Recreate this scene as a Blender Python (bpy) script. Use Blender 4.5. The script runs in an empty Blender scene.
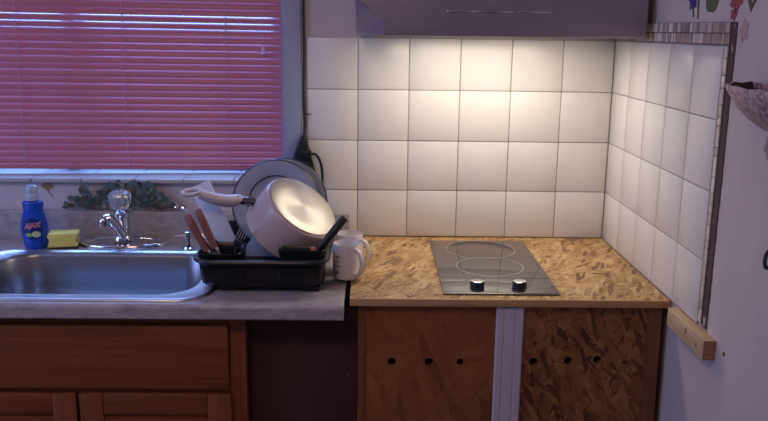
import bpy, bmesh, math, random
from mathutils import Vector, Matrix, Quaternion
S = bpy.context.scene
COL = S.collection
PI = math.pi
random.seed(7)

# ------------------------------------------------------------------ materials
def mat(name, color=(.8, .8, .8), rough=.5, metal=0., **kw):
    m = bpy.data.materials.new(name); m.use_nodes = True
    b = m.node_tree.nodes['Principled BSDF']
    b.inputs['Base Color'].default_value = (*color, 1)
    b.inputs['Roughness'].default_value = rough
    b.inputs['Metallic'].default_value = metal
    for k, v in kw.items():
        b.inputs[k.replace('_', ' ')].default_value = v
    return m

def nodes(m):
    t = m.node_tree
    return t, t.nodes, t.links, t.nodes['Principled BSDF']

def coord(m, scale=(1, 1, 1), rot=(0, 0, 0), loc=(0, 0, 0)):
    t, N, L, b = nodes(m)
    tc = N.new('ShaderNodeTexCoord'); mp = N.new('ShaderNodeMapping')
    mp.inputs['Scale'].default_value = scale; mp.inputs['Rotation'].default_value = rot
    mp.inputs['Location'].default_value = loc
    L.new(tc.outputs['Object'], mp.inputs['Vector'])
    return mp.outputs['Vector']

def ramp(m, fac, stops):
    t, N, L, b = nodes(m)
    r = N.new('ShaderNodeValToRGB'); e = r.color_ramp.elements
    while len(e) < len(stops): e.new(.5)
    for i, (p, c) in enumerate(stops):
        e[i].position = p; e[i].color = (*c, 1)
    L.new(fac, r.inputs['Fac'])
    return r.outputs['Color']

def noise(m, vec, scale, detail=3, rough=.5, dist=0.):
    t, N, L, b = nodes(m)
    n = N.new('ShaderNodeTexNoise')
    n.inputs['Scale'].default_value = scale; n.inputs['Detail'].default_value = detail
    n.inputs['Roughness'].default_value = rough; n.inputs['Distortion'].default_value = dist
    L.new(vec, n.inputs['Vector'])
    return n.outputs['Fac']

def mixc(m, fac, a, b_, mode='MIX'):
    t, N, L, b = nodes(m)
    x = N.new('ShaderNodeMix'); x.data_type = 'RGBA'; x.blend_type = mode
    for s, v in ((0, fac), (6, a), (7, b_)):
        if hasattr(v, 'is_linked') or isinstance(v, bpy.types.NodeSocket): L.new(v, x.inputs[s])
        elif isinstance(v, (int, float)): x.inputs[s].default_value = v
        else: x.inputs[s].default_value = (*v, 1)
    return x.outputs[2]

def setc(m, c):
    t, N, L, b = nodes(m); L.new(c, b.inputs['Base Color'])

def bump(m, h, strength=.2, dist=.002):
    t, N, L, b = nodes(m)
    n = N.new('ShaderNodeBump'); n.inputs['Strength'].default_value = strength; n.inputs['Distance'].default_value = dist
    L.new(h, n.inputs['Height']); L.new(n.outputs['Normal'], b.inputs['Normal'])

def osb(name, c_dark, c_mid, c_light, seed=0., scale=1., plane='XY', rough=.6):
    m = mat(name, c_mid, rough)
    t, N, L, b = nodes(m)
    layers = []
    for i, ang in enumerate((.25, 1.1, -.75, 1.9)):
        rot = (0, 0, ang) if plane == 'XY' else (0, ang, 0)
        v0 = coord(m, (1, 1, 1), rot, (seed+i*3.1, seed*.7+i, seed*2+i))
        mp = N.new('ShaderNodeMapping'); L.new(v0, mp.inputs['Vector']); v = mp.outputs['Vector']
        mp.inputs['Scale'].default_value = (20*scale, 92*scale, 8) if plane == 'XY' else (20*scale, 8, 92*scale)
        nz = N.new('ShaderNodeTexNoise'); nz.inputs['Scale'].default_value = .9; nz.inputs['Detail'].default_value = 4
        L.new(v, nz.inputs['Vector'])
        ad = N.new('ShaderNodeVectorMath'); ad.operation = 'MULTIPLY_ADD'
        L.new(nz.outputs['Color'], ad.inputs[0]); ad.inputs[1].default_value = (.9, .9, .9); L.new(v, ad.inputs[2])
        vo = N.new('ShaderNodeTexVoronoi'); vo.inputs['Scale'].default_value = 1.0
        L.new(ad.outputs[0], vo.inputs['Vector'])
        sp = N.new('ShaderNodeSeparateColor'); L.new(vo.outputs['Color'], sp.inputs[0])
        layers.append((sp.outputs[0], vo.outputs['Distance'], sp.outputs[1]))
    cols = [ramp(m, l[0], [(.02, c_dark), (.25, c_mid), (.62, c_light), (.95, c_mid)]) for l in layers]
    c = cols[0]
    for i in range(1, 4):
        f = ramp(m, layers[i][2], [(.52, (0, 0, 0)), (.56, (1, 1, 1))])
        c = mixc(m, f, c, cols[i])
    g = noise(m, coord(m, (260, 260, 260)), 1., 2)
    g2 = ramp(m, g, [(.35, (.72, .68, .62)), (.6, (1, 1, 1))])
    c = mixc(m, .7, c, g2, 'MULTIPLY')
    big = ramp(m, noise(m, coord(m, (9, 9, 9), loc=(seed, seed, 0)), 1., 2), [(.35, (.78, .74, .70)), (.65, (1.0, 1.0, 1.0))])
    c = mixc(m, .8, c, big, 'MULTIPLY')
    setc(m, c); bump(m, layers[0][1], .12, .001)
    return m

def wood(name, c1, c2, axis='X', rough=.45, scale=1., knots=False):
    m = mat(name, c1, rough)
    st = {'X': (2.2, 30, 30), 'Y': (30, 2.2, 30), 'Z': (30, 30, 2.2)}[axis]
    v = coord(m, tuple(s*scale for s in st))
    n = noise(m, v, 1.6, 6, .6, .7)
    c = ramp(m, n, [(.25, c2), (.5, c1), (.75, tuple(min(1, x*1.25) for x in c1))])
    v2 = coord(m, tuple(s*scale*.22 for s in st), loc=(3, 1, 2))
    n2 = noise(m, v2, 1.2, 3, .5, 1.2)
    c = mixc(m, ramp(m, n2, [(.52, (0, 0, 0)), (.72, (.75, .75, .75))]), c, c2)
    setc(m, c); bump(m, n, .08, .001)
    return m

M = {}
M['paint'] = mat('wall_paint', (.64, .58, .60), .75)
_n = noise(M['paint'], coord(M['paint'], (1, 1, 1)), 7, 4)
setc(M['paint'], ramp(M['paint'], _n, [(.3, (.62, .545, .53)), (.7, (.69, .61, .59))]))
bump(M['paint'], noise(M['paint'], coord(M['paint']), 120, 4), .15, .001)
M['sill'] = mat('sill_tile', (.50, .46, .45), .35)
M['grout'] = mat('grout', (.36, .33, .30), .9)
M['tile'] = mat('glazed_tile', (.80, .77, .72), .28)
setc(M['tile'], ramp(M['tile'], noise(M['tile'], coord(M['tile'], loc=(4, 2, 1)), 3.2, 3), [(.3, (.76, .72, .68)), (.7, (.84, .81, .77))]))
bump(M['tile'], noise(M['tile'], coord(M['tile']), 22, 2), .10, .002)
M['mosaic_grout'] = mat('mosaic_grout', (.16, .11, .10), .9)
M['mosaic'] = mat('mosaic_stone', (.6, .5, .45), .25)
_t, _N, _L, _b = nodes(M['mosaic'])
_at = _N.new('ShaderNodeAttribute'); _at.attribute_name = 'shade'
setc(M['mosaic'], ramp(M['mosaic'], _at.outputs['Fac'], [(0, (.20, .12, .10)), (.35, (.36, .26, .22)), (.7, (.60, .50, .43)), (1, (.80, .74, .66))]))
M['dark_strip'] = mat('patchy_dark_strip', (.11, .06, .055), .85)  # dark brown strip with pale noise patches beside the mosaic
_n = noise(M['dark_strip'], coord(M['dark_strip'], (8, 14, 11)), 1.6, 3)
setc(M['dark_strip'], ramp(M['dark_strip'], _n, [(.62, (.11, .062, .058)), (.68, (.55, .48, .45))]))
M['floor'] = wood('floor_boards', (.16, .09, .05), (.07, .035, .02), 'X')
M['ceil'] = mat('ceiling_paint', (.75, .73, .72), .9)
M['lam'] = mat('laminate', (.42, .38, .40), .34)
_v = coord(M['lam'], (1, 1.6, 1.6))
_a = noise(M['lam'], _v, 11, 8, .62, 1.4); _b2 = noise(M['lam'], _v, 46, 5, .6, .5)
_c = ramp(M['lam'], _a, [(.3, (.27, .23, .24)), (.48, (.40, .35, .36)), (.62, (.50, .45, .45)), (.75, (.36, .31, .33))])
setc(M['lam'], mixc(M['lam'], .35, _c, ramp(M['lam'], _b2, [(.35, (.28, .24, .26)), (.65, (.58, .53, .52))])))
M['lam_edge'] = mat('laminate_end_strip', (.62, .56, .54), .4)
M['osb_top'] = osb('strand_board_top', (.22, .10, .035), (.50, .29, .105), (.76, .54, .26), 1.3)
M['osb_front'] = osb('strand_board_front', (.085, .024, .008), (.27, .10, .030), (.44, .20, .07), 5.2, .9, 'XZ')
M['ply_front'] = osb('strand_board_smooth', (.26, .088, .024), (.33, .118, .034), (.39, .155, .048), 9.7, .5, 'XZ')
M['pine_edge'] = wood('pine_edge', (.55, .34, .16), (.42, .24, .10), 'X', .5)
M['pine_post'] = wood('pine_post', (.22, .085, .032), (.14, .05, .02), 'Z', .5)
M['pine_cleat'] = wood('pine_cleat', (.66, .47, .28), (.50, .31, .16), 'Y', .55)
M['endgrain'] = mat('cut_end_grain', (.40, .20, .11), .7)
setc(M['endgrain'], ramp(M['endgrain'], noise(M['endgrain'], coord(M['endgrain'], (30, 30, 200)), 1, 3), [(.3, (.32, .15, .08)), (.7, (.46, .25, .14))]))
M['knot'] = mat('dark_knot', (.22, .12, .06), .7)
M['white_trim'] = mat('painted_moulding', (.64, .58, .66), .45)
M['cab'] = wood('stained_cabinet', (.26, .082, .030), (.15, .042, .016), 'X', .4)
M['cabv'] = wood('stained_cabinet_upright', (.26, .082, .030), (.16, .046, .018), 'Z', .4)
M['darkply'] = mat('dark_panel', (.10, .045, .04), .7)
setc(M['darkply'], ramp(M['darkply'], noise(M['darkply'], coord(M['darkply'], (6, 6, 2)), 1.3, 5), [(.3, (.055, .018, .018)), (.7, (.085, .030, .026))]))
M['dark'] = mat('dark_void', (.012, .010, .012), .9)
M['steel'] = mat('brushed_steel', (.70, .70, .72), .36, 1.)
_n = noise(M['steel'], coord(M['steel'], (4, 160, 160)), 1.5, 3)
bump(M['steel'], _n, .05, .0006)
M['steel_bowl'] = mat('satin_steel', (.36, .37, .41), .30, 1.)
M['chrome'] = mat('chrome', (.78, .78, .80), .10, 1.)
M['hood'] = mat('satin_hood_metal', (.36, .31, .36), .40, .55)
M['glass_top'] = mat('black_ceramic_glass', (.070, .062, .055), .035, IOR=2.4)
M['ring'] = mat('zone_marking', (.38, .35, .32), .35)
M['blackplast'] = mat('black_plastic', (.008, .008, .010), .36)
M['blackmatte'] = mat('black_matte_plastic', (.016, .015, .018), .5)
M['blind'] = mat('pink_slat', (.57, .175, .225), .36)
M['cord_w'] = mat('pale_cord', (.55, .35, .42), .6)
M['clearknob'] = mat('clear_plastic_tassel', (.85, .80, .86), .12, Transmission_Weight=.5)
M['casing'] = mat('casing_daylight_blue', (.36, .40, .50), .5)  # blue daylight beside the window put into the base colour
M['pvc'] = mat('window_frame_white', (.75, .76, .80), .4)
M['pan_white'] = mat('cream_enamel', (.62, .50, .47), .24)
M['alu'] = mat('polished_aluminium', (.70, .66, .60), .50, .85, Anisotropic=.7)
_t, _N, _L, _b = nodes(M['alu'])
_tg = _N.new('ShaderNodeTangent'); _tg.direction_type = 'RADIAL'; _tg.axis = 'Z'; _L.new(_tg.outputs[0], _b.inputs['Tangent'])
M['pan_handle'] = mat('cream_handle_plastic', (.72, .64, .62), .28)
M['ferrule'] = mat('dark_chrome', (.32, .29, .30), .2, 1.)
M['plate'] = mat('grey_stoneware', (.36, .38, .45), .25)
M['plate_band'] = mat('dark_plate_band', (.035, .035, .06), .3)
M['mug'] = mat('white_china', (.76, .73, .72), .2)
M['mugprint'] = mat('grey_mug_print', (.28, .27, .33), .4)
M['whiteplast'] = mat('white_plastic', (.78, .80, .86), .3)
M['paleblue'] = mat('pale_blue_plastic', (.40, .54, .78), .35)
M['redwood'] = wood('knife_handle_wood', (.26, .11, .095), (.17, .065, .055), 'Z', .4)
M['orange'] = mat('orange_plastic', (.75, .20, .08), .4)
M['soap'] = mat('blue_bottle_plastic', (.010, .085, .55), .14)
M['soapcap'] = mat('pale_cap', (.55, .72, .85), .25, Transmission_Weight=.25)
M['label_navy'] = mat('label_navy', (.012, .018, .16), .35)
M['label_red'] = mat('label_red', (.75, .03, .05), .35)
M['label_white'] = mat('label_white', (.85, .85, .9), .35)
M['label_green'] = mat('label_green', (.30, .55, .18), .4)
M['label_lemon'] = mat('label_lemon', (.65, .75, .40), .4)
M['sponge'] = mat('sponge_foam', (.90, .82, .20), .9)
bump(M['sponge'], noise(M['sponge'], coord(M['sponge']), 320, 3), .6, .002)
M['scour'] = mat('dark_scourer', (.03, .035, .03), .95)
M['crystal'] = mat('crystal_acrylic', (.92, .95, 1.0), .06, Transmission_Weight=.75, IOR=1.48)
M['leaf'] = mat('eucalyptus_leaf', (.07, .12, .10), .55)
_t, _N, _L, _b = nodes(M['leaf'])
_at = _N.new('ShaderNodeAttribute'); _at.attribute_name = 'shade'
setc(M['leaf'], ramp(M['leaf'], _at.outputs['Fac'], [(0, (.055, .085, .095)), (.5, (.13, .19, .18)), (.85, (.19, .25, .18)), (1, (.16, .12, .075))]))
M['stem'] = mat('twig', (.10, .075, .05), .7)
M['dryleaf'] = mat('dried_leaf', (.34, .22, .11), .8)
M['cable'] = mat('black_cable', (.012, .013, .022), .4)
M['st_blue'] = mat('sticker_blue', (.06, .05, .26), .6)
M['st_green'] = mat('sticker_green', (.11, .14, .06), .6)
M['st_red'] = mat('sticker_red', (.36, .09, .10), .6)
M['st_dark'] = mat('sticker_dark', (.12, .08, .08), .6)
M['st_pink'] = mat('sticker_pink', (.52, .36, .35), .6)
M['st_purple'] = mat('sticker_purple', (.32, .22, .27), .6)
M['planter'] = mat('mauve_planter', (.42, .27, .31), .45)
_v = coord(M['planter'], (1, 1, 1))
_n = noise(M['planter'], _v, 42, 4, .6, 2.)
setc(M['planter'], ramp(M['planter'], _n, [(.36, (.20, .10, .13)), (.47, (.42, .27, .31)), (.60, (.60, .46, .46))]))
bump(M['planter'], _n, .8, .006)
M['planter_inside'] = mat('dark_planter_inside', (.05, .025, .025), .9)  # inner faces of the planter, darker than its outside
M['lens'] = mat('lamp_lens', (1, .95, .85), .4, Emission_Color=(1, .85, .62, 1), Emission_Strength=4.)
g = bpy.data.materials.new('window_glass'); g.use_nodes = True; M['glass'] = g
_t = g.node_tree; _N = _t.nodes; _N.clear()
_o = _N.new('ShaderNodeOutputMaterial'); _tr = _N.new('ShaderNodeBsdfTransparent'); _gl = _N.new('ShaderNodeBsdfGlossy')
_gl.inputs['Roughness'].default_value = .02; _mx = _N.new('ShaderNodeMixShader'); _mx.inputs[0].default_value = .06
_t.links.new(_tr.outputs[0], _mx.inputs[1]); _t.links.new(_gl.outputs[0], _mx.inputs[2]); _t.links.new(_mx.outputs[0], _o.inputs[0])

# ------------------------------------------------------------------ mesh helpers
def ring_rr(x0, x1, y0, y1, r, z, n=8):
    """rounded rectangle of points at height z"""
    pts = []
    for cx, cy, a0 in ((x1-r, y1-r, 0), (x0+r, y1-r, PI/2), (x0+r, y0+r, PI), (x1-r, y0+r, 1.5*PI)):
        for i in range(n+1):
            a = a0 + PI/2*i/n
            pts.append(Vector((cx+r*math.cos(a), cy+r*math.sin(a), z)))
    return pts

class MB:
    def __init__(s): s.bm = bmesh.new(); s.mats = []; s.mi = 0
    def m(s, name):
        if name not in s.mats: s.mats.append(name)
        s.mi = s.mats.index(name); return s
    def face(s, vs):
        try:
            f = s.bm.faces.new(vs); f.material_index = s.mi; return f
        except ValueError: return None
    def box(s, a, b, bev=0., seg=2, M4=None):
        x0, y0, z0 = a; x1, y1, z1 = b
        t = bmesh.new()
        vs = [t.verts.new(p) for p in ((x0,y0,z0),(x1,y0,z0),(x1,y1,z0),(x0,y1,z0),(x0,y0,z1),(x1,y0,z1),(x1,y1,z1),(x0,y1,z1))]
        for q in ((3,2,1,0),(4,5,6,7),(0,1,5,4),(1,2,6,5),(2,3,7,6),(3,0,4,7)): t.faces.new([vs[i] for i in q])
        if bev: bmesh.ops.bevel(t, geom=t.edges[:], offset=bev, segments=seg, profile=.5, affect='EDGES')
        s.merge(t, M4); return s
    def merge(s, t, M4=None):
        mp = {}
        for v in t.verts: mp[v] = s.bm.verts.new(M4 @ v.co if M4 else v.co)
        for f in t.faces: s.face([mp[v] for v in f.verts])
        t.free()
    def loft(s, rings, cap0=False, cap1=False, closed=True, M4=None):
        R = [[s.bm.verts.new(M4 @ Vector(p) if M4 else p) for p in r] for r in rings]
        n = len(R[0])
        for a, b in zip(R, R[1:]):
            for i in range(n if closed else n-1):
                j = (i+1) % n
                s.face([a[i], a[j], b[j], b[i]])
        if cap0: s.face(R[0][::-1])
        if cap1: s.face(R[-1])
        return s
    def lathe(s, prof, M4=None, n=40, cap0=False, cap1=False, sx=1., sy=1.):
        rings = [[Vector((r*sx*math.cos(2*PI*i/n), r*sy*math.sin(2*PI*i/n), z)) for i in range(n)] for r, z in prof]
        return s.loft(rings, cap0, cap1, True, M4)
    def tube(s, pts, r, n=10, cap=True, sq=None, up=(0, 0, 1)):
        """sweep of a circle (or ellipse via sq=(a,b) list) along points"""
        pts = [Vector(p) for p in pts]; rings = []; prev = None
        for i, p in enumerate(pts):
            d = (pts[min(i+1, len(pts)-1)] - pts[max(i-1, 0)]).normalized()
            if prev is None:
                u = Vector(up); u = u - d*u.dot(d)
                if u.length < 1e-4: u = Vector((1, 0, 0)) - d*d.x
                u.normalize()
            else:
                u = prev - d*prev.dot(d); u.normalize()
            prev = u; w = d.cross(u)
            rr = r[i] if isinstance(r, (list, tuple)) else r
            a, b = (rr, rr) if sq is None else (rr*sq[0], rr*sq[1])
            rings.append([p + u*a*math.sin(2*PI*k/n) + w*b*math.cos(2*PI*k/n) for k in range(n)])
        return s.loft(rings, cap, cap)
    def prism(s, poly, d, M4=None):
        """extrude a list of 3-d points by vector d"""
        A = [Vector(p) for p in poly]; B = [p + Vector(d) for p in A]
        return s.loft([A, B], True, True, True, M4)
    def sphere(s, c, r, sx=1, sy=1, sz=1, n=20):
        k = n//2
        prof = [(r*math.sin(PI*i/k), -r*math.cos(PI*i/k)) for i in range(k+1)]
        prof[0] = (r*.02, -r); prof[-1] = (r*.02, r)
        return s.lathe(prof, Matrix.Translation(c) @ Matrix.Diagonal((sx, sy, sz, 1)), n, True, True)
    def build(s, name, material=None, parent=None, smooth=35, shade=None):
        bmesh.ops.recalc_face_normals(s.bm, faces=s.bm.faces[:])
        me = bpy.data.meshes.new(name); s.bm.to_mesh(me); s.bm.free()
        ml = s.mats if s.mats else [material]
        for k in ml: me.materials.append(M[k])
        o = bpy.data.objects.new(name, me); COL.objects.link(o)
        if parent is not None:
            me.transform(Matrix.Translation(-Vector(parent.location)))
            o.parent = parent
        if smooth:
            me.polygons.foreach_set('use_smooth', [True]*len(me.polygons))
            me.set_sharp_from_angle(angle=math.radians(smooth))
        return o

def thing(name, label, cat, loc=(0, 0, 0), group=None):
    o = bpy.data.objects.new(name, None); COL.objects.link(o); o.location = loc
    o.empty_display_size = .05
    return tag(o, label, cat, group)
def tag(o, label, cat, group=None):
    o['label'] = label; o['category'] = cat
    if group: o['group'] = group
    return o
def struct(o):
    o['kind'] = 'structure'; return o
def frame(origin, zaxis, xhint=(1, 0, 0)):
    z = Vector(zaxis).normalized(); x = Vector(xhint)
    if abs(x.normalized().dot(z)) > .98: x = Vector((0, 1, 0))
    x = (x - z*x.dot(z)).normalized(); y = z.cross(x)
    m = Matrix((x, y, z)).transposed().to_4x4(); m.translation = Vector(origin); return m
def arc_pts(fn, n): return [fn(i/n) for i in range(n+1)]
def smoothpts(P, k=6):
    P = [Vector(p) for p in P]; out = []
    for i in range(len(P)-1):
        a, b, c, d = P[max(i-1, 0)], P[i], P[i+1], P[min(i+2, len(P)-1)]
        for j in range(k):
            t = j/k
            out.append(.5*((2*b) + (c-a)*t + (2*a-5*b+4*c-d)*t*t + (3*b-a-3*c+d)*t**3))
    out.append(P[-1]); return out
def shade_attr(o, vals):
    a = o.data.attributes.new('shade', 'FLOAT', 'FACE')
    a.data.foreach_set('value', vals)

TS = .1524; CT = .909          # tile size, worktop height
# ------------------------------------------------------------------ the setting
OX0, OX1, OZ0, OZ1 = -2.40, -.985, 1.085, 1.86       # window opening
b = MB()
b.box((-3.2, .006, 0), (OX0, .22, 2.45)); b.box((OX1, .006, 0), (.2, .22, 2.45))
b.box((OX0, .006, 0), (OX1, .22, OZ0-.012)); b.box((OX0, .006, OZ1), (OX1, .22, 2.45))
wall_back = struct(b.build('wall_back', 'paint', smooth=0))
b = MB(); b.box((.006, -4.2, 0), (.2, .22, 2.45)); wall_right = struct(b.build('wall_right', 'paint', smooth=0))
b = MB(); b.box((-3.2, -4.2, -.05), (.2, .22, 0)); struct(b.build('floor', 'floor', smooth=0))
b = MB(); b.box((-3.2, -4.2, 2.45), (.2, .22, 2.5)); struct(b.build('ceiling', 'ceil', smooth=0))

def tile_box(mb, c, hw, hh, axis, th=.0062):
    j = Matrix.Rotation(random.gauss(0, .0022), 4, 'X') @ Matrix.Rotation(random.gauss(0, .0022), 4, 'Z' if axis == 'Y' else 'Y')
    if axis == 'Y':
        T = Matrix.Translation(c) @ j; mb.box((-hw, 0, -hh), (hw, th, hh), .0022, 2, T)
    else:
        j = Matrix.Rotation(random.gauss(0, .0012), 4, 'Y') @ Matrix.Rotation(random.gauss(0, .0012), 4, 'Z')
        T = Matrix.Translation(c) @ j; mb.box((0, -hw, -hh), (th, hw, hh), .0022, 2, T)
rows = [(1.36, 1.5124), (1.36-TS, 1.36), (1.36-2*TS, 1.36-TS), (CT+.001, 1.36-2*TS)]
G = .0013
b = MB().m('tile')
for z0, z1 in rows:
    for i in range(6):
        x1 = -i*TS; x0 = x1-TS
        tile_box(b, ((x0+x1)/2, 0, (z0+z1)/2), TS/2-G, (z1-z0)/2-G, 'Y')
b.m('grout').box((-.9135, .0022, CT), (0, .0062, 1.5115))
b.build('tile_facing', None, wall_back)
b = MB().m('tile')
for z0, z1 in rows:
    for i in range(5):
        y1 = -i*TS; y0 = y1-TS
        tile_box(b, (0, (y0+y1)/2, (z0+z1)/2), TS/2-G, (z1-z0)/2-G, 'X')
b.m('grout').box((.0022, -.7615, CT), (.0062, 0, 1.5115))
b.build('tile_facing', None, wall_right)
# mosaic border: two courses above the side tiles, one slim column down their edge
b = MB().m('mosaic'); sh = []
def piece(y0, y1, z0, z1, v):
    n0 = len(b.bm.faces); b.box((.0005, y0, z0), (.0062, y1, z1), .0008, 1); sh.extend([v]*(len(b.bm.faces)-n0))
for z0, z1 in ((1.5150, 1.5365), (1.5385, 1.5600)):
    y = -.02
    while y > -.775:
        w = random.choice((.0085, .0085, .0125, .018))
        y2 = max(y-w, -.781); piece(y2, y-.0024, z0, z1, random.choice((.25, .35, .5, .6, .7, .85, .95, .4))); y = y2
z = 1.512
while z > .925:
    h = random.choice((.018, .026, .034, .045)); z2 = max(z-h, .918)
    piece(-.781, -.7655, z2+.0015, z, random.choice((.55, .7, .8, .9, .95))); z = z2
n0 = len(b.bm.faces); b.m('mosaic_grout'); b.box((.0025, -.7815, .918), (.0062, -.763, 1.5135)); b.box((.0025, -.7815, 1.5135), (.0062, -.018, 1.5605)); sh += [0]*(len(b.bm.faces)-n0)
o = b.build('mosaic_border', None, wall_right, smooth=0); shade_attr(o, sh)
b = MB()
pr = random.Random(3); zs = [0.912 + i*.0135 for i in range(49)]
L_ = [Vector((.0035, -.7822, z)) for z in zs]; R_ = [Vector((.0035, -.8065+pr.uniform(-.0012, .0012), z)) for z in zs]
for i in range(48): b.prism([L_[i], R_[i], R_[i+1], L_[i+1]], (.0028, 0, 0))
struct(b.build('trim_1', 'dark_strip', smooth=0))
# tiled window sill
b = MB().m('sill')
x = OX1
while x > OX0:
    x0 = max(x-TS, OX0); b.box((x0+.001, -.018, 1.072), (x-.001, .165, 1.0855), .004, 3); x -= TS
b.m('grout').box((OX0, -.014, 1.0725), (OX1, .165, 1.0835))
struct(b.build('trim_2', None))
# window frame and pane
b = MB()
for a, c in (((OX0, .165, OZ0), (OX0+.05, .215, OZ1)), ((OX1-.05, .165, OZ0), (OX1, .215, OZ1)), ((OX0, .165, OZ0), (OX1, .215, OZ0+.03)), ((OX0, .165, OZ1-.05), (OX1, .215, OZ1)), ((-1.70, .165, OZ0), (-1.65, .215, OZ1))): b.box(a, c, .004)
win = struct(b.build('window_1', 'pvc'))
MB().box((OX0+.04, .188, OZ0+.02), (OX1-.04, .192, OZ1-.04)).build('pane', 'glass', win, 0)

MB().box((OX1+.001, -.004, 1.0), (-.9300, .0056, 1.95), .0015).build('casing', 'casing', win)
# ------------------------------------------------------------------ blind
bl = thing('venetian_blind', 'pink slatted venetian blind hanging closed in front of the window', 'blind', (-1.004, .120, 1.102))
bl.rotation_euler = (0, math.radians(.35), math.radians(4.2))
W = 1.36; PITCH = .0207; base = Vector(bl.location)
b = MB()
nsl = 34
for i in range(nsl):
    zc = .022 + i*PITCH
    tilt = math.radians(62 + random.uniform(-2.0, 2.0))
    if i in (20, 21): tilt = math.radians(46)
    if i == 19: tilt = math.radians(55)
    dz = random.uniform(-.0006, .0006); sag = random.uniform(-.0008, .0008)
    prof = []
    for k in range(6):
        s_ = -.0125 + .025*k/5; c_ = .0042*(1-(s_/.0125)**2)
        prof.append((s_, c_))
    prof = prof + [(s_, c_-.0005) for s_, c_ in prof[::-1]]
    rings = []
    for q in range(9):
        xx = -W + W*q/8
        zz = zc + dz + sag*math.sin(PI*q/8)
        # room-side edge low; crown faces the room
        rings.append([base + Vector((xx, s_*math.cos(tilt) - c_*math.sin(tilt), zz + s_*math.sin(tilt) + c_*math.cos(tilt))) for s_, c_ in prof])
    b.loft(rings, True, True)
b.build('slats', 'blind', bl, 40)
MB().box(base+Vector((-W, -.012, -.004)), base+Vector((0, .012, .010)), .003).build('bottom_rail', 'blind', bl)
MB().box(base+Vector((-W, -.018, nsl*PITCH+.018)), base+Vector((.0, .018, nsl*PITCH+.05)), .003).build('head_rail', 'blind', bl)
for lx in (-.168, -.475, -.785, -1.10):
    b = MB()
    for dy in (-.0135, .0135):
        b.tube([base+Vector((lx, dy, -.002)), base+Vector((lx, dy, nsl*PITCH+.03))], .0011, 6)
    b.build('ladder_cord', 'cord_w', bl)
b = MB(); b.tube([base+Vector((-.054, -.017, .378)), base+Vector((-.054, -.017, nsl*PITCH+.02))], .0008, 6)
pc = b.build('pull_cord', 'cord_w', bl)
b = MB(); b.lathe([(.002, .014), (.0045, .010), (.0065, -.004), (.0075, -.012), (.004, -.014)], Matrix.Translation(base+Vector((-.054, -.019, .368))), 14, True, True)
b.build('tassel', 'clearknob', bl)

# ------------------------------------------------------------------ range hood
hd = thing('range_hood', 'satin metal range hood with slim slider switches above the white tiles', 'hood', (-.38, 0, 1.522))
b = MB(); V = b.bm.verts.new
HB = 1.522
A, B_, C_, D, E_ = [V(p) for p in ((-.765, 0, HB), (-.765, -.14, HB), (-.694, -.33, HB), (-.018, -.33, HB), (-.018, 0, HB))]
C2, T_ = V((-.694, -.33, 1.565)), V((-.765, -.33, 1.612))
A4, B4, D4, E4 = [V(p) for p in ((-.765, 0, 1.78), (-.765, -.33, 1.78), (-.018, -.33, 1.78), (-.018, 0, 1.78))]
for f in ((A, E_, D, C_, B_), (C_, D, D4, B4, T_, C2), (B_, C_, C2), (B_, C2, T_), (A, B_, T_, B4, A4), (E_, E4, D4, D), (A4, B4, D4, E4), (A, A4, E4, E_)): b.face(f)
bmesh.ops.bevel(b.bm, geom=b.bm.edges[:], offset=.004, segments=3, profile=.5, affect='EDGES')
b.build('canopy', 'hood', hd, 50)
for x0, x1 in ((-.533, -.450), (-.440, -.360), (-.350, -.268)):
    q = Matrix.Translation(((x0+x1)/2, -.3305, 1.5835))
    MB().box((-(x1-x0)/2, -.0045, -.0022), ((x1-x0)/2, .004, .0022), .0015, 2, q).build('slider_switch', 'chrome', hd)
b = MB(); b.box((-.62, -.28, HB-.0003), (-.20, -.15, HB+.001)); b.build('lamp_lens', 'lens', hd)

# ------------------------------------------------------------------ laminate counter with sink
LT = .900; LX = -.7855; YF = -.632
SX0, SX1, SY0, SY1 = -1.805, -1.105, -.612, -.168
ct = thing('laminate_counter', 'grey marbled laminate counter with upstand around the steel sink', 'counter', (-1.5, -.3, LT-.038))
b = MB()
X0 = -2.6
# front strip with a rounded nose
prof = [(-.59, LT), (YF+.012, LT)] + [(YF+.012-.012*math.sin(a), LT-.012+.012*math.cos(a)) for a in [PI/2*i/6 for i in range(1, 7)]] + [(YF, LT-.034), (YF+.004, LT-.038), (-.59, LT-.038)]
b.loft([[Vector((xx, y, z)) for y, z in prof] for xx in (X0, LX)], True, True)
b.box((X0, -.19, LT-.038), (LX, -.020, LT)); b.box((X0, -.59, LT-.038), (SX0+.02, -.19, LT)); b.box((SX1-.02, -.59, LT-.038), (LX, -.19, LT))
b.build('deck', 'lam', ct)
b = MB(); b.box((X0, -.0235, LT-.036), (LX, -.0008, .986), .004, 3); b.build('upstand', 'lam', ct)
b = MB(); b.box((LX, YF+.001, LT-.037), (LX+.0025, -.022, LT-.0005)); b.build('end_strip', 'lam_edge', ct)
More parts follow.
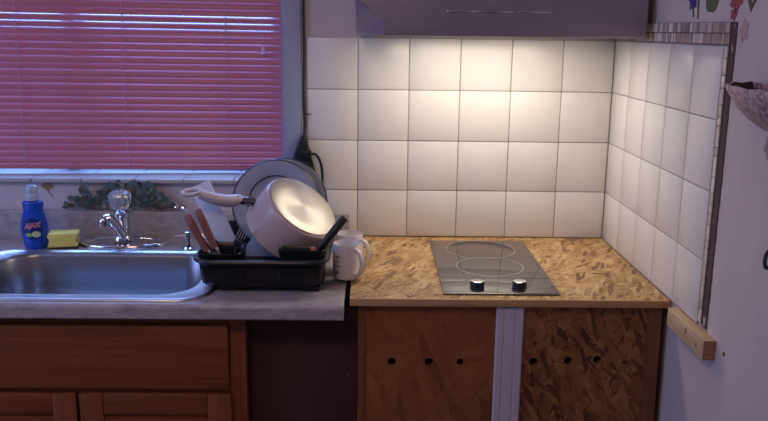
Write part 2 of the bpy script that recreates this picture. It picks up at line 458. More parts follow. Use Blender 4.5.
# sink
sk = thing('kitchen_sink', 'rounded stainless steel sink set in the grey counter below the blind', 'sink', (-1.45, -.38, LT))
R0 = lambda i, z, r: ring_rr(SX0+i, SX1-i, SY0+i, SY1-i, r, z, 10)
BX0, BX1, BY0, BY1 = -1.745, -1.158, -.560, -.196
RB = lambda i, z, r: ring_rr(BX0+i, BX1-i, BY0+i, BY1-i, r, z, 10)
b = MB(); b.loft([R0(0, LT+.0005, .085), R0(.001, LT+.004, .085), R0(.006, LT+.0062, .08), R0(.012, LT+.0055, .075), R0(.016, LT+.003, .07), RB(-.012, LT+.003, .10), RB(-.004, LT+.0022, .095)])
b.build('rim', 'steel', sk, 60)
b = MB(); b.loft([RB(-.0045, LT+.0023, .095), RB(.0, LT-.001, .093), RB(.004, LT-.008, .09), RB(.010, LT-.09, .085), RB(.018, LT-.13, .08), RB(.035, LT-.158, .07), RB(.07, LT-.168, .05), RB(.15, LT-.170, .02)], False, True)
b.build('bowl', 'steel_bowl', sk, 60)
b = MB(); b.lathe([(.043, LT-.1695), (.040, LT-.167), (.028, LT-.168), (.026, LT-.169)], Matrix.Translation((-1.45, -.38, 0)), 30, False, True); b.build('drain', 'chrome', sk)

# faucet
FX, FY = -1.458, -.094
fa = thing('kitchen_faucet', 'chrome faucet with a round clear crystal knob behind the sink', 'faucet', (FX, FY, LT))
b = MB(); b.lathe([(1., LT+.0003), (1.0, LT+.008), (.97, LT+.0125), (.93, LT+.014), (.89, LT+.0125), (.86, LT+.0085), (.5, LT+.0080), (.05, LT+.0080)], Matrix.Translation((FX+.003, FY, 0)), 56, True, True, .126, .064)
b.build('deck_plate', 'chrome', fa, 50)
b = MB(); b.lathe([(.028, LT+.014), (.026, LT+.024), (.0225, LT+.028), (.0225, LT+.083), (.0235, LT+.086), (.0235, LT+.096), (.019, LT+.100)], Matrix.Translation((FX-.004, FY+.018, 0)), 32, True, True)
b.build('valve_body', 'chrome', fa)
b = MB(); b.tube(smoothpts([(FX+.001, FY+.004, LT+.028), (FX-.006, FY-.020, LT+.056), (FX-.012, FY-.046, LT+.084), (FX-.021, FY-.066, LT+.096), (FX-.027, FY-.076, LT+.092), (FX-.028, FY-.078, LT+.078)], 5), [.0145]*16+[.0125]*10, 14)
b.build('spout', 'chrome', fa, 60)
b = MB(); kn = Matrix.Translation((FX-.006, FY+.018, LT+.098)) @ Matrix.Diagonal((1.14, 1.14, 1.14, 1))
b.lathe([(.010, 0), (.016, .006), (.0235, .012), (.0275, .022), (.0300, .032), (.0295, .041), (.0255, .050), (.018, .0555), (.008, .057)], kn, 12, True, True)
b.build('crystal_knob', 'crystal', fa, 20)
b = MB(); b.lathe([(.009, .0575), (.009, .0595), (.004, .060)], kn, 16, True, True); b.build('knob_cap', 'chrome', fa)
# soap dispenser by the rack
sd = thing('soap_dispenser', 'small chrome pump dispenser between the faucet and the dish rack', 'dispenser', (-1.255, -.135, LT))
Q = Matrix.Translation((-1.255, -.135, LT+.0005))
b = MB(); b.lathe([(.017, .0), (.017, .004), (.011, .007), (.0085, .022), (.0085, .040), (.011, .041), (.011, .052), (.006, .054)], Q, 22, True, True); b.build('pump', 'chrome', sd)
b = MB(); b.tube([(-1.252, -.136, LT+.047), (-1.275, -.142, LT+.047), (-1.290, -.146, LT+.044)], [.006, .0055, .004], 10); b.build('nozzle', 'chrome', sd)

# dish soap bottle
BXc, BYc = -1.697, -.135
sb = thing('dish_soap_bottle', 'blue dish soap bottle with pale cap and red lettered label left of sponge', 'bottle', (BXc, BYc, LT))
bp = [(.028, 0), (.0315, .003), (.033, .010), (.0355, .025), (.0385, .045), (.0390, .060), (.0370, .080), (.0325, .098), (.0290, .110), (.0285, .120), (.0300, .128), (.0305, .134), (.0285, .139), (.0200, .142), (.0175, .143)]
Q = Matrix.Translation((BXc, BYc, LT+.0004))
b = MB(); b.lathe(bp, Q, 44, True, True, 1., .62); b.build('bottle_body', 'soap', sb, 50)
b = MB(); b.lathe([(.0180, .143), (.0185, .147), (.0180, .158), (.0150, .163), (.0140, .166), (.0165, .168), (.0160, .180), (.0120, .186), (.0050, .187)], Q, 28, True, True); b.build('cap', 'soapcap', sb, 50)
def bott_r(z):
    for (r0, z0), (r1, z1) in zip(bp, bp[1:]):
        if z0 <= z <= z1: return r0+(r1-r0)*(z-z0)/max(1e-6, z1-z0)
    return .02
def on_bottle(x, z, off):
    R = bott_r(z); s_ = max(0., 1-(x/R)**2)
    return Vector((BXc+x, BYc - .62*R*math.sqrt(s_) - off, LT+z))
def patch(cx, cz, rx, rz, off, matname, name, parent, shape=None):
    b = MB(); n = 32; rings = []
    for k in range(0, 7):
        f = k/6
        pts = []
        for i in range(n):
            a = 2*PI*i/n; m_ = shape(a) if shape else 1.
            pts.append(on_bottle(cx+rx*f*m_*math.cos(a)+1e-5*k, cz+rz*f*m_*math.sin(a), off))
        rings.append(pts)
    b.loft(rings, False, True); return b.build(name, matname, parent, 60)
lab = patch(0.002, .062, .0275, .033, .0007, 'label_navy', 'label_patch', sb)
def text_mesh(txt, size, off, matname, name, parent, cx, cz, fat=0., rot=.12):
    cu = bpy.data.curves.new(name, 'FONT'); cu.body = txt; cu.size = size; cu.align_x = 'CENTER'; cu.align_y = 'CENTER'; cu.offset = fat; cu.shear = .15
    cu.resolution_u = 4
    t = bpy.data.objects.new(name, cu); COL.objects.link(t)
    dg = bpy.context.evaluated_depsgraph_get(); me = bpy.data.meshes.new_from_object(t.evaluated_get(dg))
    bpy.data.objects.remove(t)
    ca, sa = math.cos(rot), math.sin(rot)
    for v in me.vertices:
        x, y = v.co.x*ca - v.co.y*sa, v.co.x*sa + v.co.y*ca
        v.co = on_bottle(cx+x, cz+y, off) - Vector(parent.location)
    me.materials.clear(); me.materials.append(M[matname])
    o = bpy.data.objects.new(name, me); COL.objects.link(o); o.parent = parent; return o
text_mesh('AJAX', .0185, .0012, 'label_white', 'lettering_outline', sb, .002, .072, .0011)
text_mesh('AJAX', .0185, .0017, 'label_red', 'lettering', sb, .002, .072, .0002)
patch(.0125, .047, .012, .009, .0014, 'label_lemon', 'label_fruit', sb)
patch(-.008, .045, .010, .006, .0014, 'label_green', 'label_leaf', sb)

# sponge
sp = thing('sponge', 'pale yellow grooved sponge lying at the back edge of the sink', 'sponge', (-1.612, -.142, LT))
Q = Matrix.Translation((-1.619, -.124, LT+.0004)) @ Matrix.Rotation(math.radians(12), 4, 'Z') @ Matrix.Diagonal((1.10, 1.1, 1.15, 1))
b = MB(); pts = []
hw = .037
side = [(0, .006), (.0, .014), (-.006, .019), (-.006, .024), (0, .029), (0, .040)]
prof = [(hw+dx, z) for dx, z in side] + [(-hw-dx, z) for dx, z in side[::-1]]
b.loft([[Vector((x, y, z)) for x, z in prof] for y in (-.026, .026)], True, True, True, Q)
bmesh.ops.bevel(b.bm, geom=b.bm.edges[:], offset=.0018, segments=2, profile=.5, affect='EDGES')
b.build('foam', 'sponge', sp, 50)
b = MB(); b.box((-hw, -.026, .0), (hw, .026, .0064), .001, 1, Q); b.build('scouring_pad', 'scour', sp)

# eucalyptus sprig on the upstand ledge
eu = thing('eucalyptus_sprig', 'green eucalyptus sprigs lying along the counter upstand behind the faucet', 'plant', (-1.48, -.012, .986))
rl = random.Random(11); b = MB(); sb_ = MB(); sh = []
stems = []
for x1, h_, ln in ((-1.587, .078, -.020), (-1.562, .040, -.030), (-1.533, .066, .012), (-1.508, .086, -.008), (-1.484, .092, .010), (-1.459, .060, -.01), (-1.434, .092, .006), (-1.412, .066, .012), (-1.394, .088, .004), (-1.370, .062, .014), (-1.340, .044, .022)):
    P = smoothpts([(x1-ln*1.5, -.010, .989), (x1-ln*.4, -.014, .989+h_*.45), (x1, -.017, .985+h_-.012)], 4); stems.append(P); sb_.tube(P, .0011, 6)
for P in (((-1.56, -.012, .990), (-1.60, -.016, .998), (-1.640, -.014, .996)), ((-1.56, -.012, .990), (-1.59, -.015, 1.006), (-1.622, -.013, 1.018)), ((-1.38, -.012, .990), (-1.35, -.016, .998), (-1.322, -.014, .997))):
    P = smoothpts(P, 4); stems.append(P); sb_.tube(P, .0012, 6)
def leaf(c, r, d, up, v):
    d = d.normalized(); n = up.cross(d)
    if n.length < .01: n = Vector((0, -1, 0))
    n.normalize(); s_ = d.cross(n).normalized(); n0 = len(b.bm.faces)
    outer = []; 
    for i in range(12):
        a = 2*PI*i/12; l = math.cos(a)*r; w = math.sin(a)*r*.80*(1-.18*math.cos(a))
        outer.append(c + d*(l+r) + s_*w + n*(.18*abs(w)+.10*l*l/r))
    low = [p - n*.0006 for p in outer]
    ctr = b.bm.verts.new(c + d*r*.9); ctr2 = b.bm.verts.new(c + d*r*.9 - n*.0006)
    T = [b.bm.verts.new(p) for p in outer]; U = [b.bm.verts.new(p) for p in low]
    for i in range(12):
        j = (i+1) % 12
        b.face([ctr, T[i], T[j]]); b.face([ctr2, U[j], U[i]]); b.face([T[i], U[i], U[j], T[j]])
    sh.extend([v]*(len(b.bm.faces)-n0))
for si, P in enumerate(stems):
    for q in range(2, len(P), 2):
        t = (P[min(q+1, len(P)-1)] - P[q-1]).normalized()
        for sgn in (-1, 1):
            side_ = Vector((-t.z, 0, t.x))*sgn
            d = (side_ + t*rl.uniform(.2, .8) + Vector((0, rl.uniform(-.7, .0), 0)))
            if d.z < -.2: d.z = abs(d.z)*.5
            r = rl.uniform(.0085, .0125)
            v = rl.choice((.1, .3, .4, .5, .6, .7, .85, .98)) if rl.random() < .9 else 1.
            leaf(P[q], r, d, Vector((rl.uniform(-.3, .3), -1, rl.uniform(-.3, .3))).cross(d), v)
    leaf(P[-1], .0105, (P[-1]-P[-2]), Vector((1, 0, 0)), rl.choice((.4, .6, .9)))
for v in b.bm.verts:
    v.co.y = min(v.co.y, -.001); v.co.z = max(v.co.z, .9862); v.co.y = max(v.co.y, -.045)
    if v.co.z > 1.069: v.co.y = min(v.co.y, -.0192)
o = b.build('leaves', 'leaf', eu, 40); shade_attr(o, sh)
sb_.build('stems', 'stem', eu)
# dried leaf on the wall
b = MB()
Q = Matrix.Translation((-1.708, .0035, 1.049))
fan = [(0, -.006)] + [(.021*math.cos(a)*(1+.1*math.sin(7*a)), .018*math.sin(a)*(1+.1*math.sin(7*a))) for a in [math.radians(20+i*15) for i in range(10)]]
b.prism([Q @ Vector((x, 0, z)) for x, z in fan], (0, .0024, 0))
b.tube([Q @ Vector(p) for p in ((0, .001, -.004), (.012, .001, -.020), (.018, .001, -.026))], .0012, 6)
tag(b.build('dried_leaf', 'dryleaf'), 'small brown dried leaf on the wall above the soap bottle', 'leaf')

# ------------------------------------------------------------------ base cabinet
CY = -.585
cb = thing('sink_cabinet', 'reddish brown stained wooden cabinet under the sink counter', 'cabinet', (-1.6, -.3, 0))
b = MB()
b.box((-1.0385, CY+.021, .10), (-1.022, -.025, .861)); b.box((-2.5, CY+.021, .10), (-2.484, -.025, .861)); b.box((-2.48, -.04, .10), (-1.04, -.025, .861)); b.box((-2.48, CY+.03, .10), (-1.04, -.042, .116)); b.box((-2.48, -.52, 0), (-1.023, -.50, .10))
b.build('carcass', 'cabv', cb)
b = MB(); b.box((-1.062, CY, .10), (-1.022, CY+.020, .861), .001); b.box((-2.484, CY, .815), (-1.0625, CY+.020, .861)); b.box((-2.484, CY, .64), (-1.0625, CY+.020, .69)); b.box((-2.484, CY+.021, .69), (-1.0625, CY+.025, .815)); b.build('face_frame', 'cabv', cb)
b = MB()
b.box((-2.42, CY-.018, .672), (-1.062, CY, .838), .006, 3); b.build('drawer_front', 'cab', cb)
for x0, x1 in ((-1.992, -1.437), (-1.429, -1.058)):
    b = MB().m('cabv'); yb = CY-.018
    b.box((x0, yb, .115), (x0+.058, CY, .660), .003); b.box((x1-.058, yb, .115), (x1, CY, .660), .003)
    b.m('cab'); b.box((x0+.058, yb+.001, .605), (x1-.058, CY, .660), .003); b.box((x0+.058, yb+.001, .115), (x1-.058, CY, .170), .003)
    b.box((x0+.05, yb+.009, .16), (x1-.05, CY-.001, .615))
    b.build('door', None, cb)
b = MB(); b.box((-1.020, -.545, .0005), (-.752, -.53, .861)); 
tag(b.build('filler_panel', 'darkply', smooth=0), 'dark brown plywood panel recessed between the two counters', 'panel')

# ------------------------------------------------------------------ strand board worktop and its base
wt = thing('strand_board_worktop', 'pale strand board worktop carrying the two ring hob', 'worktop', (-.385, -.3, CT-.018))
b = MB(); b.box((-.769, -.598, CT-.018), (-.0012, -.0012, CT)); b.build('board', 'osb_top', wt, 0)
b = MB(); b.box((-.769, -.606, CT-.018), (-.0012, -.5982, CT+.0004), .0012); b.build('edge_strip', 'pine_edge', wt)
bs = thing('hob_cabinet', 'strand board base cabinet with drilled holes beneath the hob worktop', 'cabinet', (-.38, -.3, 0))
YP = -.585
def drilled(name, x0, x1, z0, z1, holes, m, parent):
    """flat panel with round through holes"""
    b = MB(); t = bmesh.new()
    cells = sorted(holes); xs = [x0] + [(a[0]+c[0])/2 for a, c in zip(cells, cells[1:])] + [x1]
    for (hx, hz, r), xa, xb in zip(cells, xs, xs[1:]):
        n = 24
        for y, flip in ((YP, False), (YP+.016, True)):
            circ = [Vector((hx+r*math.cos(2*PI*i/n), y, hz+r*math.sin(2*PI*i/n))) for i in range(n)]
            outer = []
            za, zb = hz-.05, hz+.05
            for i in range(n):
                c, s_ = math.cos(2*PI*i/n), math.sin(2*PI*i/n)
                kx = ((xb-hx) if c > 0 else (hx-xa))/max(abs(c), 1e-6); kz = .05/max(abs(s_), 1e-6)
                k = min(kx, kz); outer.append(Vector((hx+k*c, y, hz+k*s_)))
            b.loft([circ, outer])
            # corner fillers
            for cx, cz in ((xb, zb), (xa, zb), (xa, za), (xb, za)):
                near = sorted(range(n), key=lambda i: (outer[i]-Vector((cx, y, cz))).length)
                A = [i for i in range(n) if abs(outer[i].x-cx) < 1e-5]; Bz = [i for i in range(n) if abs(outer[i].z-cz) < 1e-5]
                if A and Bz:
                    pa = min(A, key=lambda i: abs(outer[i].z-cz)); pb = min(Bz, key=lambda i: abs(outer[i].x-cx))
                    if pa != pb: b.face([b.bm.verts.new(outer[pa]), b.bm.verts.new((cx, y, cz)), b.bm.verts.new(outer[pb])])
        c0 = [Vector((hx+r*math.cos(2*PI*i/n), YP, hz+r*math.sin(2*PI*i/n))) for i in range(n)]
        b.loft([c0, [p+Vector((0, .016, 0)) for p in c0]])
        b.box((xa, YP, z0), (xb, YP+.016, hz-.05)); b.box((xa, YP, hz+.05), (xb, YP+.016, z1))
    bmesh.ops.remove_doubles(b.bm, verts=b.bm.verts[:], dist=1e-5)
    return b.build(name, m, parent, 0)
drilled('front_panel', -.7325, -.400, .05, .889, [(-.666, .741, .0105), (-.575, .741, .0105), (-.498, .741, .0095)], 'ply_front', bs)['label'] = 'smoother strand board panel'
drilled('front_panel', -.400, -.042, .05, .889, [(-.317, .743, .0105), (-.232, .746, .0105), (-.161, .749, .0105)], 'osb_front', bs)['label'] = 'coarse flaked strand board panel'
MB().box((-.7495, -.588, .0005), (-.733, -.03, .890)).build('side_panel', 'pine_post', bs)
MB().prism([(-.0465, -.590, .890), (-.0125, -.590, .890), (-.004, -.590, .0005), (-.038, -.590, .0005)], (0, .04, 0)).build('corner_post', 'pine_post', bs, 0)
MB().box((-.7325, -.54, .02), (-.05, -.03, .885)).build('dark_fill', 'dark', bs, 0)  # near-black block stands in for the shaded cabinet interior
b = MB(); n = 0
prof = [(-.415, YP), (-.415, YP-.009), (-.4115, YP-.012), (-.399, YP-.012), (-.397, YP-.0095), (-.394, YP-.012), (-.372, YP-.012), (-.3695, YP-.0095), (-.367, YP-.012), (-.3525, YP-.012), (-.349, YP-.009), (-.349, YP)]
b.loft([[Vector((x, y-.0003, z)) for x, y in prof] for z in (.02, .887)], True, True)
wm = b.build('moulding_strip', 'white_trim', bs); wm['label'] = 'white painted moulding strip'
b = MB(); b.lathe([(.0022, 0), (.0018, .0008)], frame((-.383, YP-.0124, .845), (0, -1, 0)), 12, False, True); b.build('nail_head', 'knot', wm)
# cleat on the side wall
cl = thing('wall_cleat', 'short pine batten fixed to the side wall just past the worktop corner', 'batten', (-.01, -.75, .87))
b = MB(); b.box((-.0215, -.8595, .8655), (.0055, -.648, .908), .0012); b.build('batten', 'pine_cleat', cl)
b = MB(); b.box((-.0212, -.8603, .8655), (.0052, -.8594, .907)); b.build('cut_end', 'endgrain', cl)
for y, z, r in ((-.762, .893, .0055), (-.822, .884, .0042)):
    b = MB(); b.lathe([(r, 0), (r*.8, .0005)], frame((-.0214, y, z), (-1, 0, 0)), 14, False, True, 1, 1.35); b.build('knot', 'knot', cl)
b = MB(); b.lathe([(.0045, 0), (.0045, .002), (.0025, .0022), (.002, .0005)], frame((.0062, -.9, .895), (-1, 0, 0)), 14, True, True)
tag(b.build('wall_plug', 'knot'), 'small dark screw plug in the side wall beyond the batten end', 'plug')

# ------------------------------------------------------------------ hob
hb = thing('ceramic_hob', 'black glass two ring hob set on the strand board worktop', 'hob', (-.40, -.316, CT))
b = MB(); b.box((-.5425, -.572, CT+.0002), (-.2575, -.062, CT+.0055), .0015); b.build('glass_plate', 'glass_top', hb)
HZ = CT+.0056
def ring(cx, cy, r, w=.0036):
    b = MB(); n = 72
    b.loft([[Vector((cx+rr*math.cos(2*PI*i/n), cy+rr*math.sin(2*PI*i/n), z)) for i in range(n)] for rr, z in ((r, HZ-.0003), (r, HZ+.0003), (r+w, HZ+.0003), (r+w, HZ-.0003))]); return b.build('ring_marking', 'ring', hb)
ring(-.401, -.165, .098); ring(-.398, -.340, .088)
MB().box((-.5425, -.4475, HZ-.0003), (-.2575, -.446, HZ+.0003)).build('panel_line', 'blackmatte', hb)
for kx in (-.4555, -.3505):
    b = MB().m('blackmatte'); Q = Matrix.Translation((kx, -.528, HZ))
    b.lathe([(.0175, 0), (.0175, .016), (.0165, .018)], Q, 30, True, False)
    b.m('chrome'); b.lathe([(.0165, .018), (.015, .0188), (.006, .019)], Q, 30, False, True)
    k = b.build('control_knob', None, hb)
b = MB(); pr = random.Random(4); x = -.318
while x < -.272:
    w = pr.choice((.0022, .003, .0036)); b.box((x, -.521, HZ-.0002), (x+w, -.516, HZ+.0003)); x += w+.0012
b.build('printed_mark', 'ring', hb, 0)

# ------------------------------------------------------------------ dish rack
RX0, RX1, RY0, RY1 = -1.152, -.826, -.553, -.115
dr = thing('dish_rack', 'black plastic dish drainer heaped with washed dishes beside the sink', 'dish rack', (-.985, -.35, LT))
b = MB()
rr = lambda i, z, r: ring_rr(RX0+i, RX1-i, RY0+i, RY1-i, r, z, 8)
b.loft([rr(.075, LT+.012, .02), rr(.022, LT+.012, .035), rr(.014, LT+.018, .04), rr(.006, LT+.072, .045), rr(.006, LT+.076, .045), rr(-.004, LT+.077, .052), rr(-.006, LT+.081, .054), rr(-.004, LT+.085, .052), rr(.006, LT+.0855, .045), rr(.0085, LT+.083, .043), rr(.017, LT+.020, .035), rr(.025, LT+.016, .03), rr(.075, LT+.016, .02)], True, True)
for x0, x1 in ((-1.128, -1.028), (-.945, -.842)):
    b.loft([ring_rr(x0, x1, RY0+.001, RY0+.03, .008, LT+.030, 5), ring_rr(x0-.004, x1+.004, RY0-.0025, RY0+.03, .008, LT+.068, 5)], True, True)
b.build('tray', 'blackplast', dr, 45)
for x, y in ((-1.068, -.512), (-.868, -.512), (-1.072, -.165), (-.868, -.165)):
    MB().box((x-.022, y-.012, LT+.0004), (x+.022, y+.012, LT+.0125), .003).build('foot', 'blackplast', dr)
b = MB(); CXc, CYc = -1.090, -.462
e = lambda i, z: ring_rr(CXc-.056+i, CXc+.051-i, CYc-.060+i, CYc+.060-i, .024-i*.8, z, 8)
b.loft([e(.006, LT+.017), e(.002, LT+.078), e(-.001, LT+.092), e(.0005, LT+.0935), e(.002, LT+.092), e(.005, LT+.078), e(.009, LT+.024)], True, True)
b.build('cutlery_cup', 'blackplast', dr, 45)
b = MB(); e2 = lambda i, z: ring_rr(-.948+i, -.831-i, -.522+i, -.474-i, .016-i*.8, z, 6)
b.loft([e2(.004, LT+.017), e2(.001, LT+.090), e2(-.001, LT+.103), e2(.0005, LT+.1045), e2(.002, LT+.103), e2(.004, LT+.090), e2(.007, LT+.024)], True, True)
b.build('utensil_cup', 'blackplast', dr, 45)
# saucepan
ax = Vector((.561, -.336, .750)).normalized()
PB = Vector((-.8985, -.358, 1.0800))                      # centre of the base
H = .102
mm = Vector((-.75, 0, 0))
r_, u_, f_ = Vector((.99982, -.01459, .01239)), Vector((-.00895, .21587, .97638)), Vector((.01692, .97631, -.2157))
mdir = (-.75*r_ + .66*u_); mdir = (mdir - ax*mdir.dot(ax)).normalized()
ndir = ax.cross(mdir).normalized()
if ndir.dot(f_) > 0: ndir = -ndir
F = frame(PB - ax*H, ax, mdir)                           # origin at rim, z towards base
pn = thing('saucepan', 'cream saucepan upturned in the dish rack showing its bright metal base', 'saucepan', PB - ax*H)
b = MB()
R = .109
b.lathe([(R-.004, .004), (R+.0005, -.0005), (R+.0025, .0005), (R+.002, .004), (R, .010), (R-.001, .05), (R-.002, H-.012), (R-.0035, H-.006), (R-.0065, H-.002), (R-.009, H-.001)], F, 64)
b.lathe([(R-.004, .004), (R-.003, .05), (R-.006, H-.014), (R-.02, H-.005), (.002, H-.005)], F, 64, False, True)
b.build('pan_body', 'pan_white', pn, 50)
b = MB(); b.lathe([(R-.0095, -.006), (R-.0095, .0012), (R-.012, .0022), (.060, .0024), (.030, .0023), (.002, .0024)], None, 64, False, True)
bd = b.build('base_disc', 'alu', None, 50); bd.parent = pn; Fb = F.copy(); Fb.translation = ax*H; bd.matrix_basis = Fb
va = (mdir*math.cos(.30) + ndir*math.sin(.30)).normalized()
at0 = PB - ax*H + ax*.030 + va*(R-.002)
hdir = (-.93*r_ + .055*u_ - .38*f_).normalized()
side = hdir.cross(u_).normalized(); upv = side.cross(hdir).normalized()
if upv.z < 0: upv = -upv
b = MB(); b.tube([at0 - va*.001, at0+va*.010, at0+va*.010+hdir*.016, at0+va*.010+hdir*.036], [.012, .012, .0105, .0105], 12, True, (1., 1.25)); b.build('ferrule', 'ferrule', pn, 50)
h0 = at0+va*.010+hdir*.030
P = smoothpts([h0, h0+hdir*.006+upv*.001, h0+hdir*.03-upv*.003, h0+hdir*.062-upv*.001, h0+hdir*.090+upv*.006, h0+hdir*.106+upv*.010], 5)
rad = [.0180 + .0050*math.sin(PI*min(1, i/(len(P)-1)*1.1)) for i in range(len(P))]
b = MB(); b.tube(P, rad, 16, True, (.72, 1.15), upv)
# hanging loop at the end
lc = h0+hdir*.126+upv*.013
ln = (upv*.80 - f_*.45).normalized(); lx_ = (hdir - ln*hdir.dot(ln)).normalized(); ly_ = ln.cross(lx_)
loop = [lc + lx_*.024*math.cos(2*PI*i/28) + ly_*.014*math.sin(2*PI*i/28) for i in range(28)]
rings = []
for i in range(28):
    c = loop[i]; rad_ = (c-lc).normalized()
    rings.append([c + rad_*.0048*math.cos(2*PI*k/10) + ln*.0055*math.sin(2*PI*k/10) for k in range(10)])
rings.append(rings[0]); b.loft(rings)
b.build('handle', 'pan_handle', pn, 60)

# plates standing behind
def plate(loc, lean, turn, label, r=.125):
    p = thing('plate', label, 'plate', loc, 'plates standing in the dish rack')
    n = Vector((math.sin(turn), -math.cos(turn)*math.cos(lean), math.sin(lean)))
    F = frame(loc, n)
    b = MB(); b.lathe([(.003, -.0150), (.045, -.0150), (.072, -.0125), (.078, -.008), (.110, -.001), (r, .0015), (r+.001, .0035), (r-.002, .005), (.112, .0035), (.082, -.004), (.076, -.009), (.060, -.0110), (.003, -.0112)], F, 72, True, True); b.build('dish', 'plate', p, 60)
    for ra, rb, za, zb in ((r+.0014, r-.0022, .0030, .0056), (.0815, .0785, -.0037, -.0066)):
        b = MB(); nn = 72
        cs = [(ra, za), (rb, zb), (rb, zb+.0006), (ra, za+.0009)]
        rg = [[F @ Vector((q*math.cos(2*PI*i/nn), q*math.sin(2*PI*i/nn), z)) for i in range(nn)] for q, z in cs]
        b.loft(rg + [rg[0]]); b.build('rim_band', 'plate_band', p, 60)
plate((-.9880, -.192, 1.050), math.radians(10), math.radians(-3), 'grey plate with dark rim bands standing directly behind the saucepan')
plate((-.9700, -.164, 1.050), math.radians(10), math.radians(-3), 'grey dark rimmed plate mostly hidden, rearmost in the dish rack')

# white board leaning in a corner of the rack
wb_o = Vector((-1.148, -.330, 1.143))
ex = Vector((.41, -.12, -.905)).normalized(); ey = Vector((-.83, .12, -.50)); ey = (ey - ex*ey.dot(ex)).normalized(); en = ex.cross(ey)
b = MB(); Q = Matrix((ex, ey, en)).transposed().to_4x4(); Q.translation = wb_o
b.prism([Q @ Vector((x, y, -.0028)) for x, y in ((.002, 0), (.222, 0), (.228, .006), (.228, .018), (.138, .058), (.004, .058), (0, .054), (0, .002))], Q.to_3x3() @ Vector((0, 0, .0056)))
bmesh.ops.bevel(b.bm, geom=b.bm.edges[:], offset=.0012, segments=2, profile=.5, affect='EDGES')
tag(b.build('cutting_board', 'whiteplast'), 'small white plastic cutting board tilted on its corner behind the cutlery', 'cutting board')

# plastic lid propped under the upturned pan
b = MB()
b.prism([Vector((x, -.272 + (z-.918)*.12, z)) for x, z in ((-1.086, .918), (-1.026, .998), (-1.020, 1.002), (-.978, 1.002), (-.942, .940), (-.940, .918))], (0, .004, 0))
bmesh.ops.bevel(b.bm, geom=b.bm.edges[:], offset=.001, segments=1, profile=.5, affect='EDGES')
tag(b.build('container_lid', 'paleblue'), 'pale blue plastic lid propped behind the fork, partly under the saucepan', 'lid')

# knives, spoon and fork in the cup
def knife(top, bot, label):
    t, bt = Vector(top), Vector(bot); d = (bt-t).normalized(); L = (bt-t).length
    k = thing('knife', label, 'knife', bt, 'knives in the cutlery cup')
    b = MB(); b.tube([t, t+d*.004, t+d*L*.35, t+d*L*.7, t+d*L], [.006, .0095, .0105, .0095, .0085], 12, True, (1., .7), (1, 0, 0)); b.build('handle', 'redwood', k, 60)
    b = MB(); b.tube([t+d*L, t+d*(L+.008)], [.0088, .0078], 12, True, (1., .7), (1, 0, 0)); b.build('bolster', 'chrome', k)
    q = frame(t+d*(L+.008), d, (1, 0, 0))
    b = MB(); b.prism([q @ Vector(p) for p in ((-.008, -.0006, 0), (.008, -.0006, 0), (.006, -.0006, .045), (-.008, -.0006, .05))], q.to_3x3() @ Vector((0, .0012, 0))); b.build('blade', 'steel', k, 0)
knife((-1.178, -.478, 1.082), (-1.1275, -.490, .993), 'brown handled knife leaning outermost in the cutlery cup')
knife((-1.1505, -.474, 1.096), (-1.1085, -.485, .999), 'brown handled knife nearest the white board in the cutlery cup')
so = thing('spoon', 'steel spoon leaning bowl up over the edge of the dish rack', 'spoon', (-1.12, -.485, .95))
b = MB(); P = smoothpts([(-1.114, -.445, .960), (-1.131, -.443, .998), (-1.178, -.440, 1.060), (-1.190, -.439, 1.074)], 5)
b.tube(P, .0032, 8, True, (.6, 1.2)); b.build('handle', 'chrome', so, 60)
b = MB(); Q = frame((-1.199, -.436, 1.088), (.25, -.75, .60), (-.6, 0, .8)); b.lathe([(.003, -.005), (.012, -.004), (.018, 0), (.0185, .0008), (.011, -.003), (.003, -.004)], Q, 24, True, True, 1., .72); b.build('bowl', 'chrome', so, 60)
fk = thing('fork', 'steel fork standing tines up at the pan side of the cutlery cup', 'fork', (-1.068, -.43, .926))
t0 = Vector((-1.066, -.425, .985)); d = Vector((.40, .06, .91)).normalized(); w_ = Vector((.86, 0, -.40)); w_ = (w_ - d*w_.dot(d)).normalized(); nn = d.cross(w_)
hs = Vector((-1.068, -.430, .926))
b = MB(); b.tube([hs, hs.lerp(t0, .5), t0], [.003, .003, .004], 8, True, (.6, 1.3)); b.build('handle', 'chrome', fk)
b = MB(); Q = Matrix((w_, nn, d)).transposed().to_4x4(); Q.translation = t0
b.prism([Q @ Vector((x, -.0008, z)) for x, z in ((-.003, -.003), (.003, -.003), (.0115, .012), (.0115, .020), (-.0115, .020), (-.0115, .012))], nn*.0016)
for i in range(4):
    x = -.0100+.00667*i; b.prism([Q @ Vector((xx, -.0008, z)) for xx, z in ((x-.0016, .0195), (x+.0016, .0195), (x+.0009, .058), (x-.0009, .058))], nn*.0016)
b.build('tines', 'chrome', fk, 0)

# black handled turner in the narrow cup
tu = thing('turner', 'black handled kitchen turner leaning out of the rack past the saucepan base', 'turner', (-.868, -.497, .94))
P = smoothpts([(-.866, -.494, .975), (-.850, -.493, 1.000), (-.826, -.490, 1.028), (-.800, -.482, 1.060), (-.784, -.477, 1.079)], 5)
b = MB(); b.tube(P, [.0095]*4+[.0110]*6+[.0130]*10+[.0085], 14, True, (.8, 1.05)); b.build('handle', 'blackplast', tu, 60)
b = MB(); b.tube([(-.862, -.497, .976), (-.878, -.498, .950)], .0032, 8); b.box((-.912, -.500, .928), (-.868, -.496, .955), .001); b.build('blade', 'blackmatte', tu)
# orange utensil
ou = thing('spatula', 'small orange spatula tip showing at the foot of the black turner handle', 'spatula', (-.848, -.512, .95))
b = MB(); b.box((-.868, -.5115, .965), (-.855, -.5065, 1.010), .0022); b.build('blade', 'orange', ou)
b = MB(); b.tube([(-.8615, -.509, .967), (-.865, -.507, .928)], .0026, 8); b.build('handle', 'blackplast', ou)

